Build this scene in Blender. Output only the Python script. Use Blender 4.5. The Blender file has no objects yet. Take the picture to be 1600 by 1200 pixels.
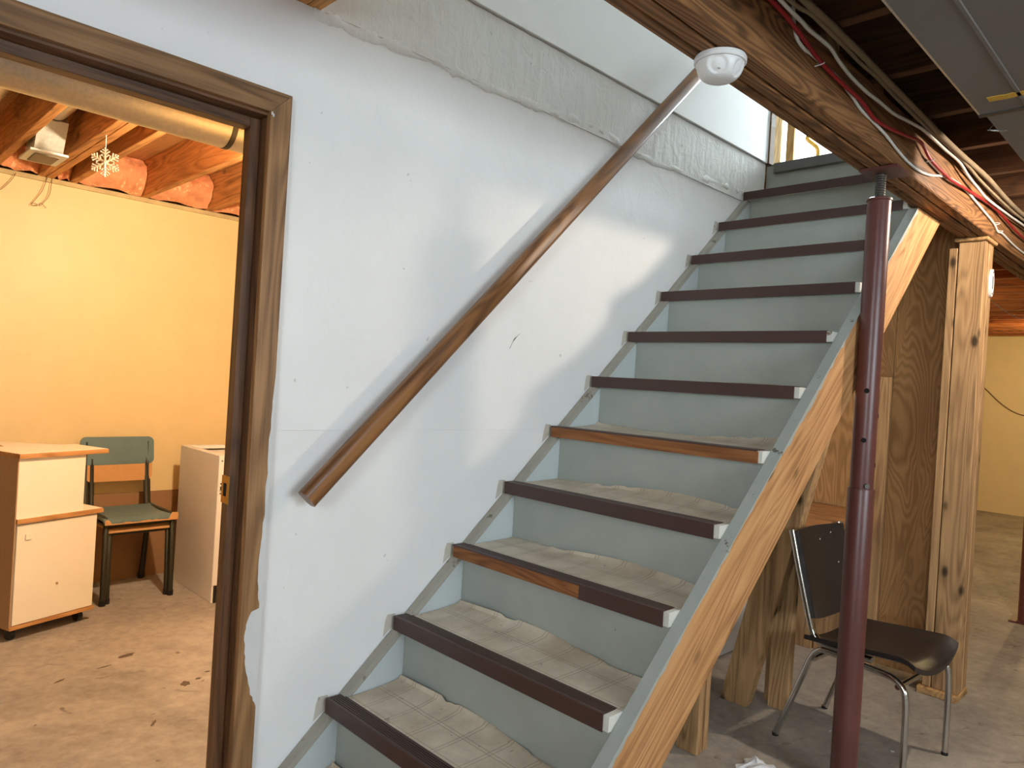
import bpy, bmesh, math, random
from mathutils import Vector, Matrix
random.seed(7)
S = bpy.context.scene
C = S.collection

# ------------------------------------------------------------------ camera
cam_d = bpy.data.cameras.new('camera'); cam = bpy.data.objects.new('camera', cam_d); C.objects.link(cam)
cam_d.sensor_width = 36; cam_d.lens = 1127.0 / 1600 * 36; cam_d.clip_start = .05
Rv = Vector((.71033, -.70115, .06173)); Uv = Vector((-.04168, .04565, .99809)); Fv = Vector((.70263, .71155, -.0032))
M = Matrix((Rv, Uv, -Fv)).transposed().to_4x4(); M.translation = Vector((-1.1368, -1.8534, 1.3611))
cam.matrix_world = M
S.camera = cam
# ------------------------------------------------------------------ sky, lights, exposure
w = bpy.data.worlds.new('sky'); S.world = w; w.use_nodes = True
w.node_tree.nodes['Background'].inputs[0].default_value = (.80, .90, 1, 1)
w.node_tree.nodes['Background'].inputs[1].default_value = 5.0

def area(name, loc, aim, sx, sy, power, col, portal=False):
    d = bpy.data.lights.new(name, 'AREA'); d.shape = 'RECTANGLE'; d.size = sx; d.size_y = sy; d.energy = power; d.color = col
    o = bpy.data.objects.new(name, d); C.objects.link(o); o.location = loc
    o.rotation_euler = Vector(aim).to_track_quat('-Z', 'Z').to_euler()
    if portal: d.cycles.is_portal = True
    return o
def bulb(name, loc, power, col, r=.03):
    d = bpy.data.lights.new(name, 'POINT'); d.energy = power; d.color = col; d.shadow_soft_size = r
    o = bpy.data.objects.new(name, d); C.objects.link(o); o.location = loc
    return o
area('portal_upper_door', (4.52, .15, 3.65), (-1, 0, 0), 1.9, 2.1, 1, (1, 1, 1), True)
area('daylight_upper_door', (4.60, .15, 3.65), (-1, 0, -.12), 1.8, 2.0, 360, (.86, .94, 1))
area('daylight_window_front', (-.2, -4.66, 1.75), (0, 1, -.08), 1.9, .9, 100, (.82, .90, 1))
area('daylight_window_side', (-3.06, -2.6, 1.75), (1, 0, -.08), 1.5, .9, 80, (.86, .92, 1))
bulb('bulb_light_main', (2.36, -1.66, 2.262), 74, (1, .84, .68), .035)
bulb('bulb_light_storeroom', (.22, .88, 2.18), 172, (1, .76, .49), .04)
bulb('bulb_light_far', (5.3, .75, 2.13), 70, (1, .73, .34), .04)
bulb('bulb_light_far_end', (8.4, -.6, 2.13), 80, (1, .73, .34), .04)
S.view_settings.view_transform = 'Standard'; S.view_settings.look = 'None'
S.view_settings.exposure = 0.0; S.view_settings.gamma = 1.0; S.view_settings.use_curve_mapping = False

# ------------------------------------------------------------------ materials
def lin(c):
    f = lambda v: v / 12.92 if v <= .04045 else ((v + .055) / 1.055) ** 2.4
    return (f(c[0] / 255), f(c[1] / 255), f(c[2] / 255), 1)
class NT:
    def __init__(s, name):
        s.m = bpy.data.materials.new(name); s.m.use_nodes = True; s.t = s.m.node_tree
        s.b = s.t.nodes['Principled BSDF']
    def n(s, kind, **kw):
        nd = s.t.nodes.new(kind)
        for k, v in kw.items(): setattr(nd, k, v)
        return nd
    def l(s, a, b): s.t.links.new(a, b)
    def val(s, sock, v):
        if isinstance(v, bpy.types.NodeSocket): s.l(v, sock)
        else: sock.default_value = v
    def vec(s, scale=(1, 1, 1), rot=(0, 0, 0), rnd=True):
        tc = s.n('ShaderNodeTexCoord'); out = tc.outputs['Object']
        if rnd:
            oi = s.n('ShaderNodeObjectInfo'); mu = s.n('ShaderNodeMath', operation='MULTIPLY'); s.l(oi.outputs['Random'], mu.inputs[0]); mu.inputs[1].default_value = 37
            ad = s.n('ShaderNodeVectorMath', operation='ADD'); s.l(out, ad.inputs[0]); s.l(mu.outputs[0], ad.inputs[1]); out = ad.outputs[0]
        m1 = s.n('ShaderNodeMapping'); m1.inputs['Rotation'].default_value = rot; s.l(out, m1.inputs[0])
        m2 = s.n('ShaderNodeMapping'); m2.inputs['Scale'].default_value = scale; s.l(m1.outputs[0], m2.inputs[0])
        return m2.outputs[0]
    def noise(s, v, scale, detail=4, rough=.55, dist=0):
        nd = s.n('ShaderNodeTexNoise'); s.l(v, nd.inputs['Vector']); nd.inputs['Scale'].default_value = scale
        nd.inputs['Detail'].default_value = detail; nd.inputs['Roughness'].default_value = rough; nd.inputs['Distortion'].default_value = dist
        return nd.outputs['Fac']
    def math(s, op, a, b=0.0):
        nd = s.n('ShaderNodeMath', operation=op); s.val(nd.inputs[0], a); s.val(nd.inputs[1], b); return nd.outputs[0]
    def ramp(s, f, stops):
        nd = s.n('ShaderNodeValToRGB'); s.l(f, nd.inputs[0]); e = nd.color_ramp.elements
        while len(e) < len(stops): e.new(.5)
        for i, (p, c) in enumerate(stops):
            e[i].position = p; e[i].color = c if len(c) == 4 else (*c, 1)
        return nd.outputs[0]
    def mix(s, f, a, b, mode='MIX'):
        nd = s.n('ShaderNodeMix', data_type='RGBA', blend_type=mode)
        s.val(nd.inputs['Factor'], f); s.val(nd.inputs[6], a); s.val(nd.inputs[7], b); return nd.outputs[2]
    def bump(s, h, strength=.3, dist=.01):
        nd = s.n('ShaderNodeBump'); nd.inputs['Strength'].default_value = strength; nd.inputs['Distance'].default_value = dist
        s.l(h, nd.inputs['Height']); s.l(nd.outputs[0], s.b.inputs['Normal'])
    def fin(s, col, rough=.6, metal=0, spec=.4):
        s.val(s.b.inputs['Base Color'], col); s.val(s.b.inputs['Roughness'], rough); s.b.inputs['Metallic'].default_value = metal
        s.b.inputs['Specular IOR Level'].default_value = spec
        return s.m
G = lambda v: (v, v, v, 1)
def axs(axis, along, across):
    return tuple(along if a == axis else across for a in 'xyz')
def wood(name, dark, light, axis='x', rot=(0, 0, 0), rough=.65, knots=.5, fig=1.0, spec=.25, ring=.10):
    n = NT(name)
    g = n.noise(n.vec(axs(axis, 1.1, 22), rot), 1, 5, .6, .6)
    fine = n.noise(n.vec(axs(axis, 4, 230), rot), 1, 3, .65)
    rings = n.math('SINE', n.math('MULTIPLY', n.noise(n.vec(axs(axis, .7, 7), rot), 1, 2, .5, .3), 95 * fig))
    f = n.math('ADD', n.math('ADD', n.math('MULTIPLY', g, .62), n.math('MULTIPLY', fine, .42)), n.math('MULTIPLY', rings, ring))
    col = n.ramp(f, [(.26, lin(tuple(c * .82 for c in dark))), (.50, lin(tuple((p + q) / 2 for p, q in zip(dark, light)))), (.78, lin(light))])
    crack = n.ramp(n.noise(n.vec(axs(axis, 2.2, 75), rot), 1, 2, .5), [(.69, G(0)), (.73, G(1))])
    col = n.mix(n.math('MULTIPLY', crack, .45 if knots else .2), col, lin(tuple(c * .45 for c in dark)))
    if knots:
        vo = n.n('ShaderNodeTexVoronoi'); n.l(n.vec(axs(axis, 4.2, 8.5), rot), vo.inputs['Vector']); vo.inputs['Scale'].default_value = 1
        k = n.ramp(vo.outputs['Distance'], [(.07, G(1)), (.155, G(0))])
        halo = n.ramp(vo.outputs['Distance'], [(.10, G(.45)), (.32, G(0))])
        col = n.mix(n.math('MULTIPLY', halo, knots), col, lin(tuple(c * .75 for c in dark)))
        col = n.mix(n.math('MULTIPLY', k, min(1, knots * 1.5)), col, lin(tuple(c * .34 for c in dark)))
    n.bump(f, .3, .003)
    return n.fin(col, rough, 0, spec)
def plywood(name, dark, light, axis='z'):
    n = NT(name)
    h = n.noise(n.vec(axs(axis, 1.1, 5.2)), 1, 2.2, .5, .5)
    s = n.math('SINE', n.math('MULTIPLY', h, 190))
    fine = n.noise(n.vec(axs(axis, 4, 220)), 1, 2)
    broad = n.noise(n.vec((1.3, 1.3, .8)), 1, 2)
    f = n.math('ADD', n.math('ADD', n.math('MULTIPLY', s, .12), n.math('MULTIPLY', fine, .22)), n.math('MULTIPLY', broad, .75))
    col = n.ramp(f, [(.2, lin(dark)), (.8, lin(light))])
    vo = n.n('ShaderNodeTexVoronoi'); n.l(n.vec((5, 5, 3.6)), vo.inputs['Vector']); vo.inputs['Scale'].default_value = 1
    k = n.ramp(vo.outputs['Distance'], [(.03, G(1)), (.075, G(0))])
    col = n.mix(n.math('MULTIPLY', k, .8), col, lin((52, 30, 16)))
    n.bump(f, .15, .002)
    return n.fin(col, .6, 0, .3)
def paint(name, col, var=.06, rough=.55, bump=.12, specks=None, spec=.35, sc=6):
    n = NT(name); v = n.vec()
    f = n.noise(v, sc, 5, .6)
    c0 = tuple(max(0, c * (1 - var)) for c in lin(col)[:3]) + (1,); c1 = tuple(min(1, c * (1 + var)) for c in lin(col)[:3]) + (1,)
    c = n.ramp(f, [(.3, c0), (.7, c1)])
    if specks:
        k = n.ramp(n.noise(v, specks[1], 3, .7), [(specks[2], G(0)), (specks[2] + .05, G(1))])
        c = n.mix(k, c, lin(specks[0]))
    n.bump(n.noise(v, 45, 4, .6), bump, .004)
    return n.fin(c, rough, 0, spec)
def plain(name, col, rough=.5, metal=0, spec=.5):
    n = NT(name); f = n.noise(n.vec(), 25, 3)
    c = n.mix(f, tuple(x * .9 for x in lin(col)[:3]) + (1,), tuple(min(1, x * 1.08) for x in lin(col)[:3]) + (1,))
    return n.fin(c, rough, metal, spec)
def white_wall(name, col, rough_plaster=False):
    n = NT(name); v = n.vec(rnd=False)
    a = n.noise(v, 1.7, 5, .6); c = n.ramp(a, [(.3, lin(tuple(x - 9 for x in col))), (.7, lin(col))])
    k = n.ramp(n.noise(v, 26, 2, .8), [(.735, G(0)), (.76, G(1))])
    c = n.mix(n.math('MULTIPLY', k, .35), c, lin((120, 116, 110)))
    streak = n.noise(n.vec((9, 9, 1.6), rnd=False), 3, 4, .6)
    if rough_plaster:
        h = n.math('ADD', n.math('MULTIPLY', n.noise(v, 14, 6, .65, 1.2), 1.0), n.math('MULTIPLY', streak, .8)); n.bump(h, .30, .012)
    else:
        h = n.math('ADD', n.math('MULTIPLY', n.noise(v, 5, 6, .6, .6), 1.0), n.math('MULTIPLY', n.noise(v, 90, 3), .12)); n.bump(h, .30, .012)
    return n.fin(c, .6, 0, .3)
def concrete(name, c1, c2, stain):
    n = NT(name); v = n.vec(rnd=False)
    f = n.math('ADD', n.math('MULTIPLY', n.noise(v, 1.4, 6, .65, .4), .7), n.math('MULTIPLY', n.noise(v, 22, 4, .65), .3))
    c = n.ramp(f, [(.33, lin(c1)), (.68, lin(c2))])
    k = n.ramp(n.noise(v, 7.5, 3, .55, .3), [(.70, G(0)), (.73, G(1))])
    c = n.mix(n.math('MULTIPLY', k, .65), c, lin(stain))
    k2 = n.ramp(n.noise(n.vec((1, 3.2, 1), (0, 0, .5), False), 5.5, 4, .6, .8), [(.64, G(0)), (.72, G(1))])
    c = n.mix(n.math('MULTIPLY', k2, .55), c, lin(stain))
    k3 = n.ramp(n.noise(v, 60, 2, .8), [(.74, G(0)), (.77, G(1))])
    c = n.mix(n.math('MULTIPLY', k3, .7), c, lin((70, 60, 52)))
    n.bump(n.noise(v, 55, 5, .65), .18, .004)
    return n.fin(c, .62, 0, .35)
def galv(name, col, rough=.34, metal=.85):
    n = NT(name); v = n.vec()
    vo = n.n('ShaderNodeTexVoronoi'); n.l(v, vo.inputs['Vector']); vo.inputs['Scale'].default_value = 90
    f = n.math('ADD', n.math('MULTIPLY', vo.outputs['Distance'], .5), n.math('MULTIPLY', n.noise(v, 7, 4), .6))
    c = n.ramp(f, [(.2, lin(tuple(x * .90 for x in col))), (.8, lin(col))])
    return n.fin(c, n.ramp(f, [(.2, G(rough * .8)), (.8, G(min(1, rough * 1.4)))]), metal, .5)
def lino(name):
    n = NT(name); tc = n.n('ShaderNodeTexCoord'); sp = n.n('ShaderNodeSeparateXYZ'); n.l(tc.outputs['Object'], sp.inputs[0])
    def lines(sock, per):
        a = n.math('ABSOLUTE', n.math('SUBTRACT', n.math('FRACT', n.math('ADD', n.math('DIVIDE', sock, per), .37)), .5))
        d1 = n.math('LESS_THAN', n.math('ABSOLUTE', n.math('SUBTRACT', a, .055)), .010)
        return d1
    g = n.math('MAXIMUM', lines(sp.outputs[0], .105), lines(sp.outputs[1], .105))
    v = n.vec(); f = n.noise(v, 9, 5, .65)
    c = n.ramp(f, [(.3, lin((186, 172, 150))), (.7, lin((218, 206, 186)))])
    c = n.mix(n.math('MULTIPLY', g, .62), c, lin((112, 90, 70)))
    k = n.ramp(n.noise(v, 26, 3, .7), [(.66, G(0)), (.72, G(1))]); c = n.mix(n.math('MULTIPLY', k, .55), c, lin((96, 74, 56)))
    k = n.ramp(n.noise(v, 3.5, 4, .6), [(.5, G(0)), (.75, G(1))]); c = n.mix(n.math('MULTIPLY', k, .4), c, lin((168, 134, 96)))
    return n.fin(c, .42, 0, .4)
def thin_glass(name):
    n = NT(name); t = n.n('ShaderNodeBsdfTransparent'); t.inputs[0].default_value = (.96, .98, .97, 1); g = n.n('ShaderNodeBsdfGlossy'); g.inputs['Roughness'].default_value = .03
    mx = n.n('ShaderNodeMixShader'); mx.inputs[0].default_value = .06; n.l(t.outputs[0], mx.inputs[1]); n.l(g.outputs[0], mx.inputs[2])
    n.l(mx.outputs[0], n.t.nodes['Material Output'].inputs[0]); return n.m

SL = math.atan(.883)
MT = dict(
    wall=white_wall('white_wall_paint', (234, 234, 232)), rough=white_wall('white_rough_plaster', (228, 228, 224), True),
    upper=paint('upper_wall_paint', (236, 238, 236), .02, .4, .08),
    yellow=paint('yellow_wall_paint', (226, 203, 152), .03, .45, .10, ((190, 160, 110), 30, .76)),
    whiteplain=paint('plain_white_wall_paint', (205, 205, 203), .03),
    conc=concrete('concrete_floor', (116, 110, 103), (184, 174, 160), (76, 68, 62)),
    casing=wood('casing_wood', (108, 76, 46), (172, 130, 86), 'z', knots=.1, rough=.45, spec=.4),
    casing_h=wood('casing_wood_head', (94, 66, 40), (150, 112, 72), 'x', knots=.1, rough=.45, spec=.4),
    jamb=wood('jamb_wood', (70, 46, 28), (120, 82, 52), 'z', knots=.1, rough=.42, spec=.4),
    jamb_h=wood('jamb_wood_head', (70, 46, 28), (120, 82, 52), 'x', knots=.1, rough=.42, spec=.4),
    riser=paint('grey_green_riser_paint', (160, 165, 157), .07, .42, .10, ((92, 84, 74), 30, .735)),
    stringpaint=paint('grey_string_paint', (160, 165, 158), .10, .5, .15, ((98, 92, 80), 16, .68)),
    stringedge=paint('worn_string_edge', (158, 154, 142), .12, .55, .2, ((112, 104, 90), 14, .62)),
    bluegrey=paint('pale_blue_string_paint', (186, 194, 194), .05, .5, .1, ((140, 136, 120), 12, .70)),
    stringwood=wood('stringer_wood', (160, 108, 64), (212, 164, 112), 'x', rot=(0, SL, 0), knots=.45),
    beam=wood('beam_wood', (98, 66, 40), (152, 108, 68), 'x', knots=.35, fig=1.5, ring=.16),
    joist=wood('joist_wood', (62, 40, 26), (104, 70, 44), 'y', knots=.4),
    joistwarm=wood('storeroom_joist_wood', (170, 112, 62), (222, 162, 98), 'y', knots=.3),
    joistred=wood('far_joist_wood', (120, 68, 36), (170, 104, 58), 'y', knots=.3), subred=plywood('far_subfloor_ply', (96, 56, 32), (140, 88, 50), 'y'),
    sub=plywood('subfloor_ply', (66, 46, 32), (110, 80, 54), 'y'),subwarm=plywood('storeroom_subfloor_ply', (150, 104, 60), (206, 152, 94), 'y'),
    stud=wood('stud_wood', (142, 108, 72), (196, 158, 112), 'z', knots=.6),
    studh=wood('stud_wood_flat', (150, 112, 70), (208, 166, 112), 'x', knots=.5),
    ply=plywood('wall_plywood', (134, 96, 56), (200, 152, 98), 'z'),
    shelf=wood('shelf_wood', (120, 80, 44), (172, 122, 74), 'y', knots=.2),
    rail=wood('handrail_wood', (92, 58, 30), (158, 108, 60), 'x', rot=(0, math.atan(.987), 0), knots=.1, rough=.38, spec=.5),
    nose=plain('brown_vinyl', (68, 44, 38), .42), nosewood=wood('bare_nosing_wood', (108, 64, 34), (160, 106, 62), 'y', knots=.1),
    treadend=paint('white_tread_end', (206, 206, 196), .1, .6, .2, ((120, 104, 84), 18, .64)),
    lino=lino('linoleum'), linoback=plain('linoleum_backing', (206, 190, 164), .8),
    redmetal=paint('red_oxide_paint', (96, 54, 48), .14, .34, .05, ((134, 96, 88), 60, .73), .5),
    steel=plain('dull_steel', (86, 82, 76), .45, .8), dark=plain('dark_hole', (8, 7, 6), .9), black=plain('black_plastic', (18, 17, 16), .5),
    chrome=plain('chrome_tube', (205, 203, 198), .16, 1), vinyl=paint('dark_brown_vinyl', (33, 28, 27), .12, .36, .05, ((110, 100, 92), 40, .76), .5),
    white=plain('white_plastic', (226, 226, 224), .35), cable=plain('white_cable', (216, 214, 206), .45), redcable=plain('red_cable', (150, 26, 34), .42),
    cloth=paint('cloth_cable', (142, 124, 98), .2, .85, .4), galv=galv('galvanised_pipe', (214, 206, 190), .34, .75), duct=galv('duct_sheet', (126, 124, 120), .55, .4), ductlight=galv('boot_sheet', (205, 208, 205), .4, .6),
    grille=plain('register_face', (122, 108, 88), .6), tape=plain('yellow_tape', (206, 164, 66), .6),
    insul=paint('pink_insulation', (226, 154, 112), .22, .95, 1.0, ((246, 196, 150), 20, .6), .1, 16),
    sill=paint('sill_gasket', (196, 176, 132), .16, .9, .6), cartwhite=paint('cream_laminate', (232, 222, 200), .02, .4, .02), cartwood=wood('laminate_edge', (168, 116, 66), (206, 154, 98), 'x', knots=0),
    cartside=plain('laminate_side', (168, 132, 96), .5), teal=paint('worn_teal_laminate', (94, 116, 118), .10, .4, .05, ((168, 150, 120), 20, .74)), chairframe=plain('dark_green_frame', (48, 46, 34), .4, .3),
    plyedge=plain('raw_ply_edge', (196, 146, 92), .8), appliance=paint('white_enamel', (226, 220, 212), .03, .3, .02), lean=plain('brown_hardboard', (146, 108, 72), .7),
    brass=plain('brass', (196, 150, 70), .3, 1), glitter=None, wire=plain('thin_wire', (110, 80, 44), .5), smear=paint('white_paint_smear', (206, 206, 204), .05, .5, .4), beige=paint('bare_beige_patch', (188, 182, 168), .12, .7, .3, ((140, 128, 104), 30, .62)),
    blond=wood('blond_frame_wood', (186, 152, 106), (224, 196, 152), 'z', knots=0), darkframe=wood('dark_frame_wood', (110, 82, 40), (150, 116, 66), 'z', knots=0), worn=paint('worn_trim', (120, 90, 54), .2, .6, .2, ((138, 128, 112), 7, .52)),
    landing=paint('grey_landing_strip', (100, 98, 94), .08, .5), glass=thin_glass('window_glass'), bag=paint('white_rag', (214, 216, 218), .05, .8, .4))
_n = NT('silver_glitter'); _v = _n.n('ShaderNodeTexVoronoi'); _v.inputs['Scale'].default_value = 380; _n.l(_n.vec(), _v.inputs['Vector'])
MT['glitter'] = _n.fin(_n.mix(_n.math('GREATER_THAN', _v.outputs['Distance'], .35), lin((112, 102, 80)), lin((226, 218, 198))), .25, .5)

# ------------------------------------------------------------------ mesh helpers
LOC = {}
def tag(o, label=None, cat=None, group=None, kind=None):
    if label: o['label'] = label
    if cat: o['category'] = cat
    if group: o['group'] = group
    if kind: o['kind'] = kind
    return o
def thing(name, label, cat, loc=(0, 0, 0), rotz=0, group=None, kind=None, local=False):
    o = bpy.data.objects.new(name, None); C.objects.link(o); o.location = loc; o.rotation_euler = (0, 0, rotz); o.empty_display_size = .1
    LOC[o] = Vector((0, 0, 0)) if local else Vector(loc)
    return tag(o, label, cat, group, kind)
def obj(name, bm, mat, parent=None, smooth=False, label=None):
    bmesh.ops.recalc_face_normals(bm, faces=bm.faces)
    co = [v.co for v in bm.verts]
    lo = Vector([min(c[i] for c in co) for i in range(3)]); hi = Vector([max(c[i] for c in co) for i in range(3)])
    o0 = Vector(((lo.x + hi.x) / 2, (lo.y + hi.y) / 2, lo.z))
    bmesh.ops.translate(bm, verts=bm.verts, vec=-o0)
    me = bpy.data.meshes.new(name); bm.to_mesh(me); bm.free()
    me.materials.append(MT[mat])
    if smooth: me.shade_smooth() if hasattr(me, 'shade_smooth') else None
    o = bpy.data.objects.new(name, me); C.objects.link(o)
    if parent is not None:
        o.parent = parent; o.location = o0 - LOC[parent]; LOC[o] = o0.copy()
    else:
        o.location = o0; LOC[o] = o0.copy()
    if label: o['label'] = label
    return o
def N(): return bmesh.new()
def B(bm, x0, x1, y0, y1, z0, z1, bev=0):
    r = bmesh.ops.create_cube(bm, size=1); vs = r['verts']
    for v in vs: v.co = Vector((x0 + (v.co.x + .5) * (x1 - x0), y0 + (v.co.y + .5) * (y1 - y0), z0 + (v.co.z + .5) * (z1 - z0)))
    if bev:
        es = set(e for v in vs for e in v.link_edges)
        bmesh.ops.bevel(bm, geom=list(es), offset=bev, segments=1, affect='EDGES', clamp_overlap=True)
    return bm
def box(name, d, mat, parent=None, bev=0, label=None): return obj(name, B(N(), *d, bev=bev), mat, parent, label=label)
def prism(bm, poly, a0, a1, axis='y'):
    """polygon (two coords) extruded along axis"""
    def P(u, v, t):
        return (u, t, v) if axis == 'y' else ((t, u, v) if axis == 'x' else (u, v, t))
    A = [bm.verts.new(P(u, v, a0)) for u, v in poly]; Bv = [bm.verts.new(P(u, v, a1)) for u, v in poly]
    bm.faces.new(A); bm.faces.new(Bv[::-1]); k = len(poly)
    for i in range(k): bm.faces.new((A[i], A[(i + 1) % k], Bv[(i + 1) % k], Bv[i]))
    return bm
def frames(pts):
    ts = []
    for i in range(len(pts)):
        a = pts[max(i - 1, 0)]; b = pts[min(i + 1, len(pts) - 1)]; ts.append((b - a).normalized())
    up = Vector((0, 0, 1)) if abs(ts[0].z) < .9 else Vector((1, 0, 0)); out = []
    u = (up - ts[0] * up.dot(ts[0])).normalized()
    for t in ts:
        u = (u - t * u.dot(t)).normalized(); out.append((u, t.cross(u)))
    return out
def tube(bm, pts, r, seg=8, sect=None):
    pts = [Vector(p) for p in pts]; fr = frames(pts); rings = []
    for i, p in enumerate(pts):
        u, v = fr[i]; rr = r[i] if isinstance(r, (list, tuple)) else r; ring = []
        for s in range(len(sect) if sect else seg):
            if sect: a, b = sect[s]
            else: a, b = rr * math.cos(2 * math.pi * s / seg), rr * math.sin(2 * math.pi * s / seg)
            ring.append(bm.verts.new(p + u * a + v * b))
        rings.append(ring)
    k = len(rings[0])
    for i in range(len(rings) - 1):
        for s in range(k): bm.faces.new((rings[i][s], rings[i][(s + 1) % k], rings[i + 1][(s + 1) % k], rings[i + 1][s]))
    bm.faces.new(rings[0][::-1]); bm.faces.new(rings[-1]); return bm
def spline(pts, n=6):
    pts = [Vector(p) for p in pts]; out = []
    for i in range(len(pts) - 1):
        p0, p1, p2, p3 = pts[max(i - 1, 0)], pts[i], pts[i + 1], pts[min(i + 2, len(pts) - 1)]
        for k in range(n):
            t = k / n; out.append(.5 * ((2 * p1) + (p2 - p0) * t + (2 * p0 - 5 * p1 + 4 * p2 - p3) * t * t + (3 * p1 - p0 - 3 * p2 + p3) * t ** 3))
    out.append(pts[-1]); return out
def lathe(bm, prof, c, seg=24, axis='z'):
    rings = []
    for r, z in prof:
        ring = []
        for s in range(seg):
            a = 2 * math.pi * s / seg; x, y = r * math.cos(a), r * math.sin(a)
            ring.append(bm.verts.new((c[0] + x, c[1] + y, c[2] + z) if axis == 'z' else ((c[0] + z, c[1] + x, c[2] + y) if axis == 'x' else (c[0] + x, c[1] + z, c[2] + y))))
        rings.append(ring)
    for i in range(len(rings) - 1):
        for s in range(seg): bm.faces.new((rings[i][s], rings[i][(s + 1) % seg], rings[i + 1][(s + 1) % seg], rings[i + 1][s]))
    bm.faces.new(rings[0]); bm.faces.new(rings[-1]); return bm
def smooth(o, ang=40):
    me = o.data
    for p in me.polygons: p.use_smooth = True
    try: me.set_sharp_from_angle(angle=math.radians(ang))
    except Exception: pass
    return o
def struct(name, bm, mat, label=None): return tag(obj(name, bm, mat), label, None, None, 'structure')
def rounded(w, h, r, n=4):
    out = []
    for cx, cy, a0 in ((w / 2 - r, h / 2 - r, 0), (-w / 2 + r, h / 2 - r, 90), (-w / 2 + r, -h / 2 + r, 180), (w / 2 - r, -h / 2 + r, 270)):
        for k in range(n + 1):
            a = math.radians(a0 + 90 * k / n); out.append((cx + r * math.cos(a), cy + r * math.sin(a)))
    return out

# ------------------------------------------------------------------ structure
T, RISE, X11 = .2265, .2, 11 * .2265
ZJ, ZF = 2.36, 2.60                                  # underside of joists, upper floor level
nl = lambda x: .4 + x * RISE / T                      # nosing line
floor = struct('floor', B(N(), -3.2, 10.6, -4.8, 3.1, -.12, 0), 'conc', 'bare stained concrete basement floor')

# white stair wall with door opening
DX0, DX1, DZ = -1.06, -.265, 2.045
wl = struct('wall_left', B(B(B(N(), -3.0, DX0, .012, .11, 0, ZJ), DX0, DX1, .012, .11, DZ, ZJ), DX1, 2.97, .012, .11, 0, ZJ), 'whiteplain', 'white painted wall beside the staircase')
for d in ((-3.0, DX0, 0, .012, 0, 1.1878), (-3.0, DX0, 0, .012, 1.1882, ZJ), (DX0, DX1, 0, .012, DZ, ZJ), (DX1, 2.97, 0, .012, 0, 1.1878)):
    box('drywall_sheet', d, 'wall', wl)
bm = B(N(), DX1, 2.97, 0, .012, 1.1882, ZJ); box_sheet = obj('drywall_sheet', bm, 'wall', wl)
# store-room face of that wall is yellow
box('storeroom_lining', (DX1 + .008, 2.97, .11, .116, 0, ZJ), 'yellow', wl)
# rough plastered band over the joist ends
band = N(); nx, nz = 120, 10
grid = [[None] * (nz + 1) for _ in range(nx + 1)]
for i in range(nx + 1):
    for j in range(nz + 1):
        x = -.166 + (X11 + .166) * i / nx; z = ZJ + (ZF + .004 - ZJ) * j / nz
        grid[i][j] = band.verts.new((x, -.003 - .003 * random.random(), z))
for i in range(nx):
    for j in range(nz): band.faces.new((grid[i][j], grid[i + 1][j], grid[i + 1][j + 1], grid[i][j + 1]))
bmesh.ops.extrude_face_region(band, geom=band.faces[:])
back = sorted(band.verts, key=lambda v: v.index)
for v in band.verts[-((nx + 1) * (nz + 1)):]: v.co.y = .05
pb = obj('plaster_band', band, 'rough', wl); smooth(pb, 60)
rp = [(-.167, 2.355), (-.065, 2.351), (.066, 2.354), (.261, 2.366), (.425, 2.36), (.605, 2.365), (.771, 2.371), (1.069, 2.387), (1.33, 2.36), (1.673, 2.373), (2.075, 2.395), (2.27, 2.405), (2.47, 2.41)]
pts = spline([(x, -.001, z) for x, z in rp], 9)
bead = N(); rings = []
for i, p in enumerate(pts):
    wv = .010 + .012 * random.random() + .008 * math.sin(i * .35) ** 2; hh = .004 + .006 * random.random()
    ring = []
    for k in range(7):
        a = math.pi * k / 6; ring.append(bead.verts.new((p.x, .002 - hh * math.sin(a) * (.7 + .6 * random.random()), p.z + wv * math.cos(a) + .004 * (random.random() - .5))))
    rings.append(ring)
for i in range(len(rings) - 1):
    for k in range(6): bead.faces.new((rings[i][k], rings[i][k + 1], rings[i + 1][k + 1], rings[i + 1][k]))
smooth(obj('plaster_ridge', bead, 'rough', wl), 80)
# upper stairwell wall board, standing proud of the band
struct('wall_upper', B(N(), -.166, X11, -.016, .10, ZF + .008, 5.0, .002), 'upper', 'smooth white wall board above the plaster ledge over the stairs')

# store room
struct('wall_back', B(N(), -3.2, 3.1, 3.0, 3.12, 0, ZJ - .02), 'yellow', 'yellow painted back wall of the storeroom')
struct('wall_storeroom_end', B(N(), 2.97, 3.07, .0, 3.0, 0, ZJ), 'yellow', 'yellow end wall between storeroom and far room')
bm = N()
B(bm, -3.0, 3.1, 2.985, 3.10, ZJ - .025, ZJ); o = struct('trim_1', bm, 'sill', 'rough grey-tan sill strip along the top of the yellow wall')
struct('baseboard_back', B(N(), -.5, .95, 2.989, 3.0, 0, .06, .003), 'yellow', 'low painted baseboard under the yellow wall')
# outer walls
fx0, fx1 = -1.15, .75
bm = N(); B(bm, -3.2, fx0, -4.72, -4.6, 0, ZJ); B(bm, fx1, 10.6, -4.72, -4.6, 0, ZJ); B(bm, fx0, fx1, -4.72, -4.6, 0, 1.3); B(bm, fx0, fx1, -4.72, -4.6, 2.2, ZJ)
struct('wall_front', bm, 'whiteplain', 'plain basement wall behind the viewpoint')
bm = N(); B(bm, -3.12, -3.0, -4.72, -3.35, 0, ZJ); B(bm, -3.12, -3.0, -1.85, 3.1, 0, ZJ); B(bm, -3.12, -3.0, -3.35, -1.85, 0, 1.3); B(bm, -3.12, -3.0, -3.35, -1.85, 2.2, ZJ)
struct('wall_side', bm, 'whiteplain', 'plain basement wall to the left of the viewpoint')
struct('wall_right', B(N(), 10.4, 10.52, -4.72, 3.1, 0, ZJ + .2), 'yellow', 'far yellow wall seen past the wooden post')
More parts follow.
